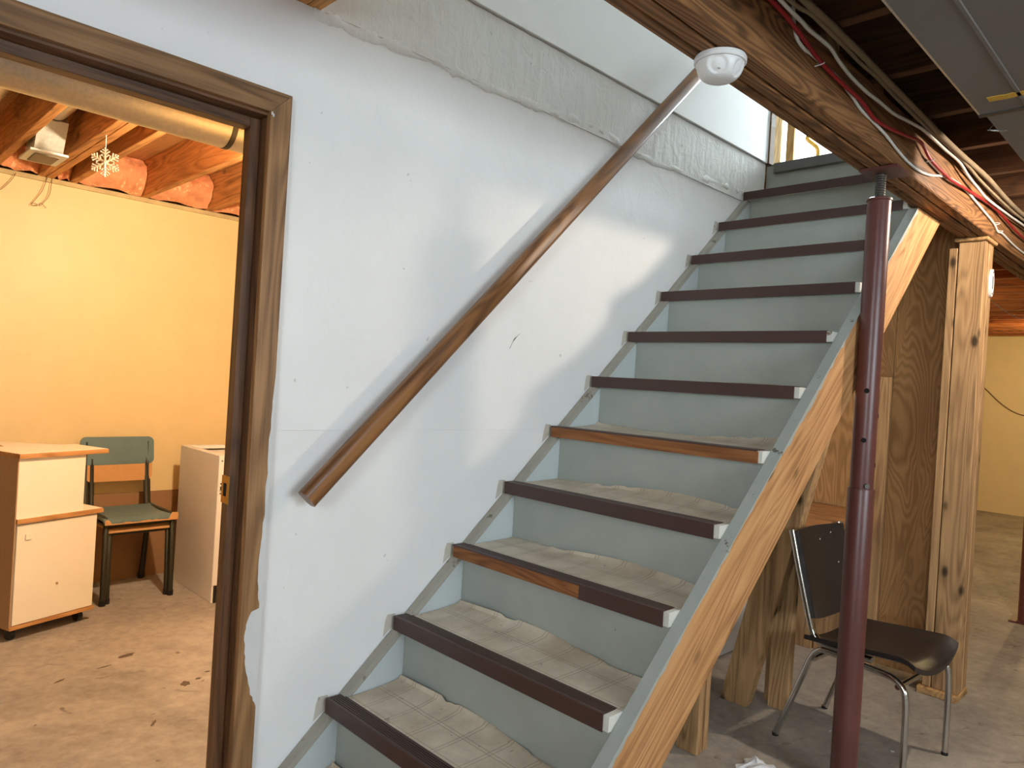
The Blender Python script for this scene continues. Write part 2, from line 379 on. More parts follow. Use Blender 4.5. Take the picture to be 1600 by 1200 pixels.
struct('wall_far_back', B(N(), 3.07, 10.5, 2.9, 3.0, 0, ZJ), 'yellow', 'yellow back wall of the far room')
def win(name, d, axis, label):
    f = thing(name, label, None, (d[0], d[2], d[4]), kind='structure')
    x0, x1, y0, y1, z0, z1 = d; t = .045
    if axis == 'y':
        for q in ((x0, x1, y0, y1, z0, z0 + t), (x0, x1, y0, y1, z1 - t, z1), (x0, x0 + t, y0, y1, z0 + t, z1 - t), (x1 - t, x1, y0, y1, z0 + t, z1 - t), ((x0 + x1) / 2 - t / 2, (x0 + x1) / 2 + t / 2, y0, y1, z0 + t, z1 - t)): box('window_frame', q, 'white', f)
        for a, b in ((x0 + t, (x0 + x1) / 2 - t / 2), ((x0 + x1) / 2 + t / 2, x1 - t)): box('pane', (a, b, (y0 + y1) / 2 - .003, (y0 + y1) / 2 + .003, z0 + t, z1 - t), 'glass', f)
    else:
        for q in ((x0, x1, y0, y1, z0, z0 + t), (x0, x1, y0, y1, z1 - t, z1), (x0, x1, y0, y0 + t, z0 + t, z1 - t), (x0, x1, y1 - t, y1, z0 + t, z1 - t)): box('window_frame', q, 'white', f)
        box('pane', ((x0 + x1) / 2 - .003, (x0 + x1) / 2 + .003, y0 + t, y1 - t, z0 + t, z1 - t), 'glass', f)
    return f
win('window_1', (fx0, fx1, -4.64, -4.60, 1.3, 2.2), 'y', 'basement window behind the viewpoint')
win('window_2', (-3.04, -3.0, -3.35, -1.85, 1.3, 2.2), 'x', 'basement window left of the viewpoint')

# ceiling: subfloor sheets and joists
ceil = thing('ceiling', 'open joist basement ceiling', None, (0, 0, ZJ), kind='structure')
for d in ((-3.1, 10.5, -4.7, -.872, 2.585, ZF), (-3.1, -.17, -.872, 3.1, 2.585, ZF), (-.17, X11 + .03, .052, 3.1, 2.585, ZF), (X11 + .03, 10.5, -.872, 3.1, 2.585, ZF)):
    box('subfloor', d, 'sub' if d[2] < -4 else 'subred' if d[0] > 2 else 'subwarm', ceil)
for d in ((-3.1, 10.5, 3.03, 3.07, ZJ - .03, 2.584), (-3.1, 10.5, -4.7, -4.66, ZJ - .01, 2.584), (-3.1, -3.06, -4.66, 3.03, ZJ - .01, 2.584), (10.41, 10.45, -4.66, 3.03, ZJ - .01, 2.584)): box('rim_joist', d, 'joist', ceil)
JB = {}
def joist(x, y0, y1, mat):
    key = (round(y0, 3), round(y1, 3), mat)
    if key not in JB:
        o = box('joist', (x, x + .038, y0, y1, ZJ, 2.584), mat, ceil, .002); JB[key] = o
    else:
        o = JB[key].copy(); C.objects.link(o); o.location.x = x + .019
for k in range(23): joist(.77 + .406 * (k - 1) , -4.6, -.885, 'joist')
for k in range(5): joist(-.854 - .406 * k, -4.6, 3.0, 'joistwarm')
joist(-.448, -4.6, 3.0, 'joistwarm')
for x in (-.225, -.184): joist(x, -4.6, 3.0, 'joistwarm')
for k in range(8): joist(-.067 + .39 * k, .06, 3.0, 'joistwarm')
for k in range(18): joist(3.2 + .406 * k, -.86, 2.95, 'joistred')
box('rim_board', (-.14, X11, -.9, -.872, ZJ, 2.584), 'beam', ceil)
box('stair_header', (X11 + .03, X11 + .068, -.872, .05, ZJ, 2.584), 'beam', ceil)
box('blocking', (-.81, -.455, 1.50, 1.538, 2.375, 2.575), 'beam', ceil)
# insulation batts at the rim, lumpy
for k, (x0, x1) in enumerate(((-.83, -.452), (-.408, -.23), (-.14, -.071), (-.026, .318), (.362, .708), (.752, 1.098), (1.142, 1.488))):
    bm = N(); n1, n2 = 12, 9; g = []
    for i in range(n1 + 1):
        row = []
        for j in range(n2 + 1):
            u, v = i / n1, j / n2
            bul = .10 * (math.sin(math.pi * min(1, max(0, v * .9 + .05)))) + .035 * random.random() + .03 * math.sin(u * 9 + k)
            row.append(bm.verts.new((x0 + (x1 - x0) * u, 2.985 - bul, ZJ + .002 + .22 * v)))
        g.append(row)
    for i in range(n1):
        for j in range(n2): bm.faces.new((g[i][j], g[i + 1][j], g[i + 1][j + 1], g[i][j + 1]))
    smooth(obj('insulation_batt', bm, 'insul', ceil), 180)

# ------------------------------------------------------------------ door frame
dr = thing('door_1', 'dark stained wooden frame of the open storeroom doorway', None, (DX1, 0, 0), kind='structure')
ci, co_, cz0, cz1 = -.281, -.223, 2.034, 2.092
bm = prism(N(), [(ci, 0), (co_, 0), (co_, cz1), (ci, cz0)], -.020, .0, 'y'); o = obj('side_casing', bm, 'casing', dr)
bm = prism(N(), [(DX0 - .04, cz0), (ci - .0008, cz0), (co_ - .0008, cz1), (DX0 - .10, cz1)], -.020, .0, 'y'); obj('head_casing', bm, 'casing_h', dr)
bm = prism(N(), [(DX0 - .10, 0), (DX0 - .04, 0), (DX0 - .04, cz0 - .001), (DX0 - .10, cz1 - .001)], -.020, .0, 'y'); obj('side_casing', bm, 'casing', dr)
box('side_jamb', (DX1 - .012, DX1 + .006, -.001, .118, 0, DZ), 'jamb', dr)
box('side_jamb', (DX0 - .006, DX0 + .012, -.001, .118, 0, DZ), 'jamb', dr)
box('head_jamb', (DX0 + .012, DX1 - .012, -.001, .118, DZ - .018, DZ), 'jamb_h', dr)
box('door_stop', (DX1 - .040, DX1 - .012, .045, .085, 0, DZ - .018), 'jamb', dr, .002)
box('door_stop', (DX0 + .012, DX0 + .040, .045, .085, 0, DZ - .018), 'jamb', dr, .002)
box('head_stop', (DX0 + .040, DX1 - .040, .045, .085, DZ - .046, DZ - .018), 'jamb_h', dr, .002)
sp = box('strike_plate', (DX1 - .0425, DX1 - .0395, .040, .086, .985, 1.06), 'brass', dr, .001, 'brass strike plate')
box('latch_hole', (DX1 - .0432, DX1 - .0422, .055, .072, 1.005, 1.04), 'dark', sp)
sm = [(-.2235, 1.335), (-.229, 1.246), (-.23, 1.142), (-.231, 1.004), (-.234, .918), (-.24, .85), (-.236, .763), (-.231, .71), (-.252, .704), (-.262, .672), (-.267, .631), (-.262, .585), (-.256, .543), (-.24, .48), (-.2235, .442)]
rag = []
for i in range(len(sm) - 1):
    for k in range(4):
        t = k / 4; rag.append((sm[i][0] * (1 - t) + sm[i + 1][0] * t + (random.random() - .5) * .004 * (0 < i), sm[i][1] * (1 - t) + sm[i + 1][1] * t))
rag.append(sm[-1])
bm = prism(N(), [(min(x, -.2235), z) for x, z in rag] + [(-.2225, .442), (-.2225, 1.335)], -.0208, -.019, 'y'); obj('paint_smear', bm, 'smear', dr, label='white wall paint smeared over the brown casing')
for x, z in ((-.2775, 2.030), (-.2735, 2.026)): box('paint_drip', (x - .002, x + .002, -.0215, -.019, z - .004, z + .004), 'smear', dr)

# ------------------------------------------------------------------ staircase
st = thing('staircase', 'grey painted wooden staircase with brown nosings and worn linoleum treads', 'staircase', (0, -.43, 0))
YI, YO = -.862, -.896
def stringer(y0, y1, top, dep, zmax, name, mat, xtop=None):
    f = lambda x: nl(x) - top
    xa = (0 - (.4 - top - dep)) / (RISE / T)                     # where underside meets floor
    xb = (0 - (.4 - top)) / (RISE / T)
    xe = (zmax - .4 + top) / (RISE / T); xf = (zmax - .4 + top + dep) / (RISE / T)
    return obj(name, prism(N(), [(xb, 0), (xa, 0), (xf, zmax), (xe, zmax)], y0, y1, 'y'), mat, st)
stringer(YO, YI, .047, .270, 2.166, 'outer_stringer', 'stringwood')
# grey paint on the top edge, ragged where it runs over the outer arris
def edge_paint():
    bm = N(); xs = [-.33 + i * .02 for i in range(120)]; xs = [x for x in xs if nl(x) - .047 < 2.166]
    A = []
    for i, x in enumerate(xs):
        z = nl(x) - .047 + .0012; r = .004 + .010 * random.random() ** 2 + .006 * max(0, math.sin(x * 7))
        z2 = z - r * 1.33
        A.append([bm.verts.new((x, YI + .0012, z - .03)), bm.verts.new((x, YI + .0012, z)), bm.verts.new((x, YO - .0012, z)), bm.verts.new((x, YO - .0012, z2))])
    for i in range(len(A) - 1):
        for k in range(3): bm.faces.new((A[i][k], A[i][k + 1], A[i + 1][k + 1], A[i + 1][k]))
    obj('painted_edge', bm, 'stringpaint', st)
edge_paint()
box_in = stringer(YI, YI + .0015, .049, .25, 2.166, 'inner_paint_face', 'riser')
stringer(-.034, -.003, .040, .262, 2.36, 'wall_stringer', 'stringedge')
stringer(-.0355, -.034, .066, .235, 2.36, 'wall_stringer_face', 'bluegrey')
WOODNOSE = {2: .66, 4: 1.0}
def nosing_poly(x, z, t=.0025, dep=.040, w=.052):
    """L shaped strip with ribs on its top"""
    p = [(x - .003, z - dep), (x - .003, z + t * .6), (x - .001, z + t * 1.3)]
    for i in range(6):
        a = x + .004 + i * .0075; p += [(a, z + t * 1.3), (a + .0045, z + t * 1.3), (a + .0050, z + t * .55), (a + .007, z + t * .55)]
    p += [(x + w, z + t), (x + w, z + .0004), (x - .0004, z + .0004), (x - .0004, z - dep)]
    return p
YL, YR = -.012, -.8434
for k in range(-1, 11):
    x, z = k * T, .4 + k * RISE
    rx = x + .026
    tr = box('tread', (x, x + T + .045, YI + .0025, -.0365, z - .036, z), 'treadend', st)
    # riser under this tread
    zb = z - RISE
    box('riser', (rx, rx + .018, YI + .0025, -.0365, zb + .0004, z - .0365), 'riser', st)
    top_only = k in WOODNOSE
    if top_only:
        frac = WOODNOSE[k]; ys = YL + (YR - YL) * frac
        bm = N(); prism(bm, [(x - .0032, z - .038), (x - .0032, z - .002), (x, z - .002), (x, z - .038)], YL - .003, ys - .004, 'y'); obj('bare_nosing', bm, 'nosewood', tr, label='bare orange wood where the brown nosing has come off')
        bm = N(); prism(bm, nosing_poly(x, z, dep=.003), YL, ys, 'y'); obj('nosing', bm, 'nose', tr)
        if frac < 1: bm = N(); prism(bm, nosing_poly(x, z), ys, YR, 'y'); obj('nosing', bm, 'nose', tr)
    else:
        obj('nosing', prism(N(), nosing_poly(x, z), YL, YR, 'y'), 'nose', tr)
    # linoleum with curled back edge
    bm = N(); ny = 44; rows = []
    amp = .030 if k < 5 else .012
    ph = random.random() * 6; jag = 0
    for j in range(ny + 1):
        v = j / ny; y = -.040 + (YI + .006 + .040) * v
        if random.random() < .12: jag = random.random() * .010
        jag *= .75
        lift = (amp * (.62 + .38 * math.sin(v * 5.3 + ph)) - jag) * (1 if k < 9 else .6)
        if k < 5 and .27 < v < .33: lift *= .75
        xb = rx + T - .002
        row = [(x + .046, z + .0012), (x + .10, z + .002), (x + .155, z + .002 + .10 * lift), (x + .190, z + .002 + .22 * lift), (xb - .016, z + .55 * lift), (xb - .006 - .006 * math.sin(v * 9 + ph), z + lift), (xb - .003 - .006 * math.sin(v * 9 + ph), z + lift - .001)]
        rows.append([bm.verts.new((a, y, b)) for a, b in row])
    for j in range(ny):
        for i in range(6): bm.faces.new((rows[j][i], rows[j][i + 1], rows[j + 1][i + 1], rows[j + 1][i]))
    smooth(obj('linoleum', bm, 'lino', tr), 50)
# landing riser, board and strip
box('riser', (X11 + .026, X11 + .03, -.872, -.0008, 2.4004, ZF - .001), 'riser', st)
box('landing_strip', (X11 - .002, X11 + .026, -.872, -.05, ZF - .048, ZF + .004), 'landing', st, .003)
# bare patches on the wall beside each nosing
for k in range(0, 10):
    x, z = k * T, .4 + k * RISE; j = random.random() * .006
    obj('bare_patch', prism(N(), [(x - .030 - j, z - .060), (x - .027, z - .012), (x - .020, z + .004 + j), (x + .010, z + .006), (x + .012, z - .030), (x - .012, z - .045)], -.0012, .0005, 'y'), 'beige', wl)

# ------------------------------------------------------------------ upper hall with glass door
uh = struct('floor_upper', B(N(), X11 + .026, 4.45, -2.4, 1.5, ZF, ZF + .006), 'landing', 'upper landing floor at the top of the stairs')
bm = N(); B(bm, -.4, 4.5, 1.4, 1.5, ZF + .01, 5.0); B(bm, -.4, 4.5, -2.5, -2.4, ZF + .01, 5.0); B(bm, -.5, -.4, -2.5, 1.5, ZF + .01, 5.0)
B(bm, 4.42, 4.5, -2.4, -.80, ZF + .01, 5.0); B(bm, 4.42, 4.5, 1.06, 1.4, ZF + .01, 5.0); B(bm, 4.42, 4.5, -.80, 1.06, 4.72, 5.0)
struct('wall_upper_hall', bm, 'whiteplain', 'white walls of the upper hall')
struct('ceiling_upper', B(N(), -.5, 4.5, -2.5, 1.5, 5.0, 5.05), 'whiteplain', 'white ceiling of the upper hall')
struct('trim_2', B(N(), X11 - .004, X11 + .05, -.024, .022, ZF + .006, 5.0, .003), 'worn', 'worn wooden corner trim at the end of the upper wall')
gd = thing('door_2', 'glazed door with blond frame at the top of the stairs', None, (4.40, .1, ZF), kind='structure')
box('frame_stile', (4.38, 4.46, .905, 1.06, ZF + .008, 4.72), 'blond', gd, .004)
box('frame_bead', (4.37, 4.40, .835, .895, ZF + .008, 4.72), 'blond', gd, .004)
box('frame_stile', (4.39, 4.45, .735, .80, ZF + .008, 4.72), 'darkframe', gd, .004)
box('frame_stile', (4.39, 4.45, -.80, -.72, ZF + .008, 4.72), 'blond', gd, .004)
box('frame_head', (4.40, 4.45, -.72, .735, 4.62, 4.72), 'blond', gd, .004)
box('pane', (4.415, 4.421, .80, .905, ZF + .01, 4.72), 'glass', gd)
box('pane', (4.415, 4.421, -.72, .735, ZF + .01, 4.62), 'glass', gd)
hp = [(4.36, .522, 3.0), (4.36, .522, 3.20), (4.36, .522, 3.27), (4.355, .533, 3.305), (4.345, .560, 3.335), (4.34, .600, 3.375), (4.34, .592, 3.415)]
smooth(obj('pull_handle', tube(N(), spline([(4.36, .522, ZF + .008)] + hp, 5), .020, 8), 'brass', gd, label='brass pull bar with a hooked end'))

# ------------------------------------------------------------------ beam on posts
bmn = thing('support_beam', 'three-ply brown wooden beam carrying the ceiling joists', 'beam', (0, -.935, 2.168))
for y0, y1, z0 in ((-.909, -.871, 2.172), (-.951, -.913, 2.168), (-1.000, -.955, 2.170)):
    box('beam_ply', (-3.0, 10.4, y0, y1, z0, ZJ - .0005), 'beam', bmn, .004)
# detector dome under the beam
dt = thing('detector', 'white domed detector under the wooden beam', 'detector', (.405, -.935, 2.168))
smooth(obj('base_ring', lathe(N(), [(.020, 0), (.060, 0), (.062, -.004), (.062, -.012), (.0595, -.0145), (.02, -.0145)], (.405, -.935, 2.168), 40), 'white', dt))
bm = N(); seg, rows = 96, 20; R0, H = .0565, .041; rings = []
for i in range(rows + 1):
    ph = i / rows * math.pi / 2; ring = []
    for s in range(seg):
        a = 2 * math.pi * s / seg; r = R0 * math.cos(ph) ** .55; zz = -.015 - H * math.sin(ph) ** 1.15
        # six oval recesses around the dome
        da = ((a + .2 + math.pi / 5) % (2 * math.pi / 5)) - math.pi / 5; u = da / .46; vv = (ph - .55) / .56
        d = u * u + vv * vv
        if d < 1: r -= .0055 * min(1, (1 - d) * 3)
        ring.append(bm.verts.new((.405 + r * math.cos(a), -.935 + r * math.sin(a), 2.168 + zz)))
    rings.append(ring)
for i in range(rows):
    for s in range(seg): bm.faces.new((rings[i][s], rings[i][(s + 1) % seg], rings[i + 1][(s + 1) % seg], rings[i + 1][s]))
smooth(obj('dome', bm, 'white', dt), 60)
smooth(obj('indicator', lathe(N(), [(.0005, -.0025), (.003, -.002), (.004, 0)], (.366, -.957, 2.1265), 12), 'cable', dt))

# telescopic steel columns
def column(name, x, y, label, group, parts=True):
    c = thing(name, label, 'column', (x, y, 0), group=group)
    box('top_plate', (x - .065, x + .075, y - .072, y + .052, 2.158, 2.1675), 'redmetal', c, .001)
    o = obj('screw_rod', lathe(N(), [(.0165, 2.074 - 0), (.0165, 2.157)], (x, y, 0), 14), 'steel', c); smooth(o)
    th = N()
    for k in range(10): lathe(th, [(.0165, 2.078 + k * .008), (.0178, 2.081 + k * .008), (.0165, 2.084 + k * .008)], (x, y, 0), 14)
    obj('screw_thread', th, 'steel', o)
    o = obj('upper_tube', lathe(N(), [(.0385, .95), (.0385, 2.066)], (x, y, 0), 28), 'redmetal', c); smooth(o)
    smooth(obj('cap_ring', lathe(N(), [(.0385, 2.062), (.042, 2.064), (.042, 2.070), (.036, 2.0735), (.017, 2.0735)], (x, y, 0), 28), 'redmetal', o))
    for z, a in ((1.405, 196), (1.32, 286), (1.235, 196), (1.150, 286)):
        ca, sa = math.cos(math.radians(a)), math.sin(math.radians(a)); bm = N()
        cvec = Vector((x + .0375 * ca, y + .0375 * sa, z)); tube(bm, [cvec, cvec + Vector((ca, sa, 0)) * .0016], .0085, 14); obj('pin_hole', bm, 'dark', o)
    o = obj('lower_tube', lathe(N(), [(.0435, .012), (.0435, 1.062), (.0425, 1.066), (.039, 1.066)], (x, y, 0), 28), 'redmetal', c); smooth(o)
    a = 222; ca, sa = math.cos(math.radians(a)), math.sin(math.radians(a)); p0 = Vector((x + .036 * ca, y + .036 * sa, 1.079))
    smooth(obj('pin_bolt', tube(N(), [p0, p0 + Vector((ca, sa, 0)) * .010], .0095, 6), 'steel', c))
    box('base_plate', (x - .08, x + .08, y - .08, y + .08, 0, .012), 'redmetal', c, .002)
    return c
column('steel_column', 1.5, -.938, 'red-brown telescopic steel column in front of the staircase', 'steel columns under the beam')
column('steel_column', 4.61, -.925, 'red-brown steel column standing farther back past the wooden post', 'steel columns under the beam')

# wooden post
wp = thing('wooden_post', 'built-up wooden stud post beside the plywood panel', 'post', (2.82, -.91, 0))
for d in ((2.745, 2.835, -.872, -.836, .034, 2.125), (2.745, 2.783, -.985, -.876, .034, 2.150), (2.785, 2.823, -.983, -.876, .034, 2.150), (2.825, 2.895, -.985, -.876, .034, 2.150)):
    box('stud', d, 'stud', wp, .003)
box('cap_board', (2.725, 2.905, -1.0, -.86, 2.151, 2.1672), 'studh', wp, .004); box('base_board', (2.72, 2.91, -.99, -.82, 0, .033), 'studh', wp, .004)
pl = thing('oval_plate', 'white oval plastic plate fixed to the wooden post', 'plate', (2.856, -.9855, 1.90))
bm = N(); prism(bm, [(2.862 + .030 * math.cos(a * math.pi / 16), 1.968 + .066 * math.sin(a * math.pi / 16)) for a in range(32)], -.9965, -.9855, 'y'); obj('plate_body', bm, 'white', pl)
for z in (2.018, 1.918): bm = N(); lathe(bm, [(.004, -.002), (.004, 0)], (2.862, -.9966, z), 10, 'y'); obj('screw', bm, 'steel', pl)
bm = N(); B(bm, 2.859, 2.865, -.9985, -.9966, 1.94, 2.0); obj('plate_slot', bm, 'steel', pl)

# plywood partition under the stairs
pw = struct('wall_plywood', N() if False else B(N(), 2.90, 2.918, -.575, -.002, .0, 2.33), 'ply', 'brown plywood panel closing off the space under the stairs')
box('plywood_sheet', (2.898, 2.916, -.88, -.578, .02, 2.335), 'ply', pw)
box('plywood_sheet', (2.884, 2.898, -.50, -.02, .80, 1.75), 'ply', pw)
box('stud', (2.862, 2.898, -.578, -.505, 0, 1.505), 'stud', pw, .002)
box('stud', (2.862, 2.898, -.25, -.16, 0, .74), 'stud', pw, .002)
box('board', (2.884, 2.898, -.50, -.26, .0, .72), 'stud', pw); box('board', (2.884, 2.898, -.155, -.02, .0, .72), 'stud', pw)
box('header', (2.86, 2.898, -.83, -.002, 2.28, 2.335), 'beam', pw)
# shelf below the stairs with supporting studs
sh = thing('wooden_shelf', 'low wooden shelf under the stairs behind the black chair', 'shelf', (2.4, -.3, 0))
box('shelf_board', (1.97, 2.861, -.534, -.06, .772, .800), 'shelf', sh, .002)
box('apron', (1.985, 2.015, -.530, -.06, .645, .771), 'shelf', sh, .002)
box('apron', (2.02, 2.861, -.526, -.500, .70, .771), 'shelf', sh, .002)
def stud_leg(name, base, top, sx, sy, label, group='stud props under the stairs', extra=None):
    t = thing(name, label, 'stud', base, group=group)
    b, e = Vector(base), Vector(top); d = e - b
    def one(off, w1, w2, h):
        bm = N(); B(bm, -w1 / 2 + off[0], w1 / 2 + off[0], -w2 / 2 + off[1], w2 / 2 + off[1], 0, h, .002)
        for v in bm.verts: v.co = b + Vector((v.co.x, v.co.y, 0)) + d * (v.co.z / d.z)
        obj('stud_board', bm, 'stud', t)
    one((0, 0), sx, sy, d.z)
    if extra: one(extra[0], extra[1], extra[2], d.z * extra[3])
    return t
stud_leg('stud_prop', (1.885, -.325, 0), (1.885, -.62, 1.32), .038, .125, 'split stud leaning under the stairs left of the upright stud', extra=((.040, -.012), .036, .09, 1))
stud_leg('stud_prop', (1.99, -.482, 0), (1.99, -.482, .644), .045, .088, 'knotty upright stud holding the shelf beside the black chair')
stud_leg('stud_prop', (2.04, -.42, 0), (2.04, -.42, .771), .038, .05, 'narrow stud standing behind the knotty shelf stud')
stud_leg('stud_prop', (1.335, -.43, 0), (1.335, -.43, 1.15), .038, .09, 'short doubled stud behind the lower staircase stringer', extra=((.048, -.005), .030, .075, 1))

# ------------------------------------------------------------------ handrail
hr = thing('handrail', 'long rounded wooden handrail fixed to the white wall', 'handrail', (-.134, -.062, 1.0))
d = Vector((1.807, 0, 1.783)).normalized(); p0 = Vector((-.134, -.066, 1.004)); p1 = p0 + d * 2.72
bm = tube(N(), [p0, p0 + d * .004, p1], 1, sect=rounded(.060, .044, .018)); smooth(obj('rail', bm, 'rail', hr), 50)
for s in (.42, 1.28, 2.2):
    q = p0 + d * s; bm = N(); tube(bm, [(q.x, -.0435, q.z - .012), (q.x, -.022, q.z - .02), (q.x, -.0012, q.z - .03)], .007, 8); o = obj('bracket', bm, 'steel', hr)
    bm = N(); lathe(bm, [(.018, -.005), (.018, 0)], (q.x, -.0002, q.z - .03), 14, 'y'); obj('bracket_plate', bm, 'steel', o)

# ------------------------------------------------------------------ cables along the beam
def cab(name, pts, y, r, mat, label, group='cables along the beam'):
    P = spline([(x, y + .001 * math.sin(i * 1.7), z) for i, (x, z) in enumerate(pts)], 5)
    return tag(smooth(obj(name, tube(N(), P, r, 8), mat), 60), label, 'cable', group)
red = [(.30, 2.318), (.471, 2.312), (.548, 2.306), (.622, 2.295), (.704, 2.282), (.779, 2.27), (.901, 2.26), (1.067, 2.257), (1.184, 2.24), (1.316, 2.248), (1.491, 2.271), (1.635, 2.29), (1.751, 2.263), (1.929, 2.251), (2.037, 2.25), (2.29, 2.268), (2.749, 2.29), (3.271, 2.266), (3.9, 2.28)]
w1 = [(.616, 2.373), (.634, 2.313), (.653, 2.286), (.697, 2.276), (.737, 2.28), (.785, 2.28), (.914, 2.276), (1.025, 2.26), (1.106, 2.244), (1.209, 2.238), (1.32, 2.228), (1.427, 2.213), (1.548, 2.202), (1.681, 2.202), (1.799, 2.217), (1.914, 2.243), (2.046, 2.265), (2.25, 2.272), (2.526, 2.251), (2.764, 2.232), (2.853, 2.209), (2.934, 2.215), (3.186, 2.205), (3.445, 2.206), (4.2, 2.22)]
w2 = [(.25, 2.33), (.488, 2.319), (.543, 2.314), (.62, 2.311), (.662, 2.309), (.752, 2.313), (.807, 2.311), (.866, 2.297), (.964, 2.287), (1.083, 2.283), (1.178, 2.286), (1.309, 2.29), (1.467, 2.31), (1.627, 2.326), (1.863, 2.326), (2.067, 2.331), (2.212, 2.31), (2.354, 2.296), (2.517, 2.286), (2.911, 2.3), (3.411, 2.319), (4.0, 2.31)]
c1 = [(.2, 2.33), (.527, 2.325), (.643, 2.338), (.705, 2.338), (.787, 2.339), (.886, 2.339), (.992, 2.334), (1.117, 2.338), (1.298, 2.334), (1.581, 2.332), (1.906, 2.337), (2.137, 2.335), (2.346, 2.325), (2.633, 2.32), (2.97, 2.32), (3.402, 2.334), (4.1, 2.33)]
c2 = [(.2, 2.345), (.601, 2.344), (.642, 2.343), (.742, 2.345), (.839, 2.347), (.984, 2.348), (1.066, 2.344), (1.246, 2.342), (1.422, 2.342), (1.591, 2.340), (1.732, 2.335), (2.001, 2.338), (2.177, 2.344), (2.414, 2.347), (2.576, 2.340), (2.759, 2.336), (3.018, 2.336), (3.395, 2.345), (4.1, 2.34)]
cab('cable', red, -1.0175, .0058, 'redcable', 'thin red cable stapled along the side of the wooden beam')
cab('cable', w1, -1.0065, .0048, 'cable', 'bright white cable looping low along the wooden beam')
cab('cable', w2, -1.030, .0052, 'cable', 'off-white cable just above the red one on the beam')
cab('cable', c1, -1.040, .0055, 'cloth', 'thin old cloth-covered cable along the top of the beam')
cab('cable', c2, -1.052, .0095, 'cloth', 'thick old cloth-covered cable along the top of the beam')
for x, z, lab in ((.785, 2.268, 'metal staple over the red cable nearest the white detector'), (1.765, 2.262, 'metal staple over the red cable right of the steel column plate'), (2.80, 2.236, 'empty bent metal staple on the beam above the white cable'), (2.865, 2.212, 'metal staple pinching the white cable above the wooden post')):
    bm = tube(N(), spline([(x - .007, -1.001, z - .006), (x - .007, -1.02, z - .005), (x + .004, -1.022, z + .003), (x + .006, -1.001, z + .006)], 4), .0016, 6)
    tag(obj('cable_staple', bm, 'white'), lab, 'staple', 'cable staples on the beam')

# ------------------------------------------------------------------ rectangular duct at the right
du = thing('sheet_metal_duct', 'grey rectangular sheet-metal duct below the joists', 'duct', (.0, -1.5, 2.2))
box('duct_section', (-2.6, 1.222, -1.76, -1.292, 2.2, 2.357), 'duct', du, .002)
box('duct_section', (1.226, 1.98, -1.74, -1.300, 2.203, 2.357), 'duct', du, .002)
box('seam_cleat', (1.215, 1.233, -1.765, -1.288, 2.1955, 2.359), 'steel', du, .001)
bm = N(); prism(bm, [(-1.398, 2.2), (-1.41, 2.2), (-1.408, 2.1975), (-1.400, 2.1975)], -2.6, 1.215, 'x'); obj('standing_crease', bm, 'duct', du)
bm = N(); prism(bm, [(-1.2935, 2.1995), (-1.2885, 2.1995), (-1.2885, 2.206), (-1.2935, 2.206)], -2.6, 1.215, 'x'); obj('corner_lip', bm, 'galv', du)
bm = N(); pts2 = []
for i in range(15): t = i / 14; pts2.append((1.088 + .008 * random.random() + .006 * t, -1.335 - t * .2))
pts3 = [(x + .026 + .008 * random.random(), y) for x, y in pts2]
prism(bm, pts2 + pts3[::-1], 2.1975, 2.1992, 'z'); obj('yellow_tape', bm, 'tape', du, label='yellow tape strip')
hk = tube(N(), spline([(1.36, -1.297, 2.215), (1.345, -1.287, 2.20), (1.335, -1.29, 2.192), (1.35, -1.31, 2.19), (1.36, -1.33, 2.192)], 4), .003, 6); obj('hanger_clip', hk, 'chrome', du)

# ------------------------------------------------------------------ storeroom pipe, boot, snowflake, wires
rp_ = thing('round_duct_pipe', 'round galvanised duct pipe running behind the door head', 'pipe', (-.4, .56, 2.06))
bm = lathe(N(), [(.078, -2.3), (.078, 2.6)], (0, .56, 2.156), 40, 'x'); smooth(obj('pipe_run', bm, 'galv', rp_), 60)
bm = lathe(N(), [(.0785, -.168), (.080, -.166), (.080, -.152), (.0785, -.150)], (0, .56, 2.156), 40, 'x'); o = smooth(obj('joint_band', bm, 'steel', rp_), 30)
o['label'] = 'dark perforated hanger strap'
bt = thing('duct_boot', 'silver duct boot with floor register hanging between the joists', 'duct', (-.325, 2.3, 2.3))
bm = tube(N(), [(-.335, .66, 2.50), (-.335, 2.12, 2.50)], .052, 20); smooth(obj('branch_pipe', bm, 'galv', bt), 60)
bm = tube(N(), [(-.335, 2.09, 2.50), (-.335, 2.10, 2.50)], .0545, 20); obj('clamp_ring', bm, 'steel', bt)
bm = N()
ring0 = [(-.335 + .052 * math.cos(math.radians(45 + 90 * i)) * 1.2, 2.12, 2.50 + .052 * math.sin(math.radians(45 + 90 * i)) * 1.2) for i in range(4)]
zb = 2.30; r1 = [(-.275, 2.20, zb + .02), (-.395, 2.20, zb + .02), (-.395, 2.40, zb + .02), (-.275, 2.40, zb + .02)]
r0 = [(-.275, 2.12, 2.455), (-.395, 2.12, 2.455), (-.395, 2.26, 2.555), (-.275, 2.26, 2.555)]
v0 = [bm.verts.new(q) for q in r0]; v1 = [bm.verts.new(q) for q in r1]
for i in range(4): bm.faces.new((v0[i], v0[(i + 1) % 4], v1[(i + 1) % 4], v1[i]))
bm.faces.new(v0); bm.faces.new(v1[::-1]); obj('boot_body', bm, 'ductlight', bt)
bm = N(); B(bm, -.415, -.255, 2.175, 2.425, zb + .006, zb + .02, .003); fl = obj('register_flange', bm, 'ductlight', bt); box('register_face', (-.385, -.285, 2.21, 2.39, zb + .001, zb + .0065), 'grille', fl)
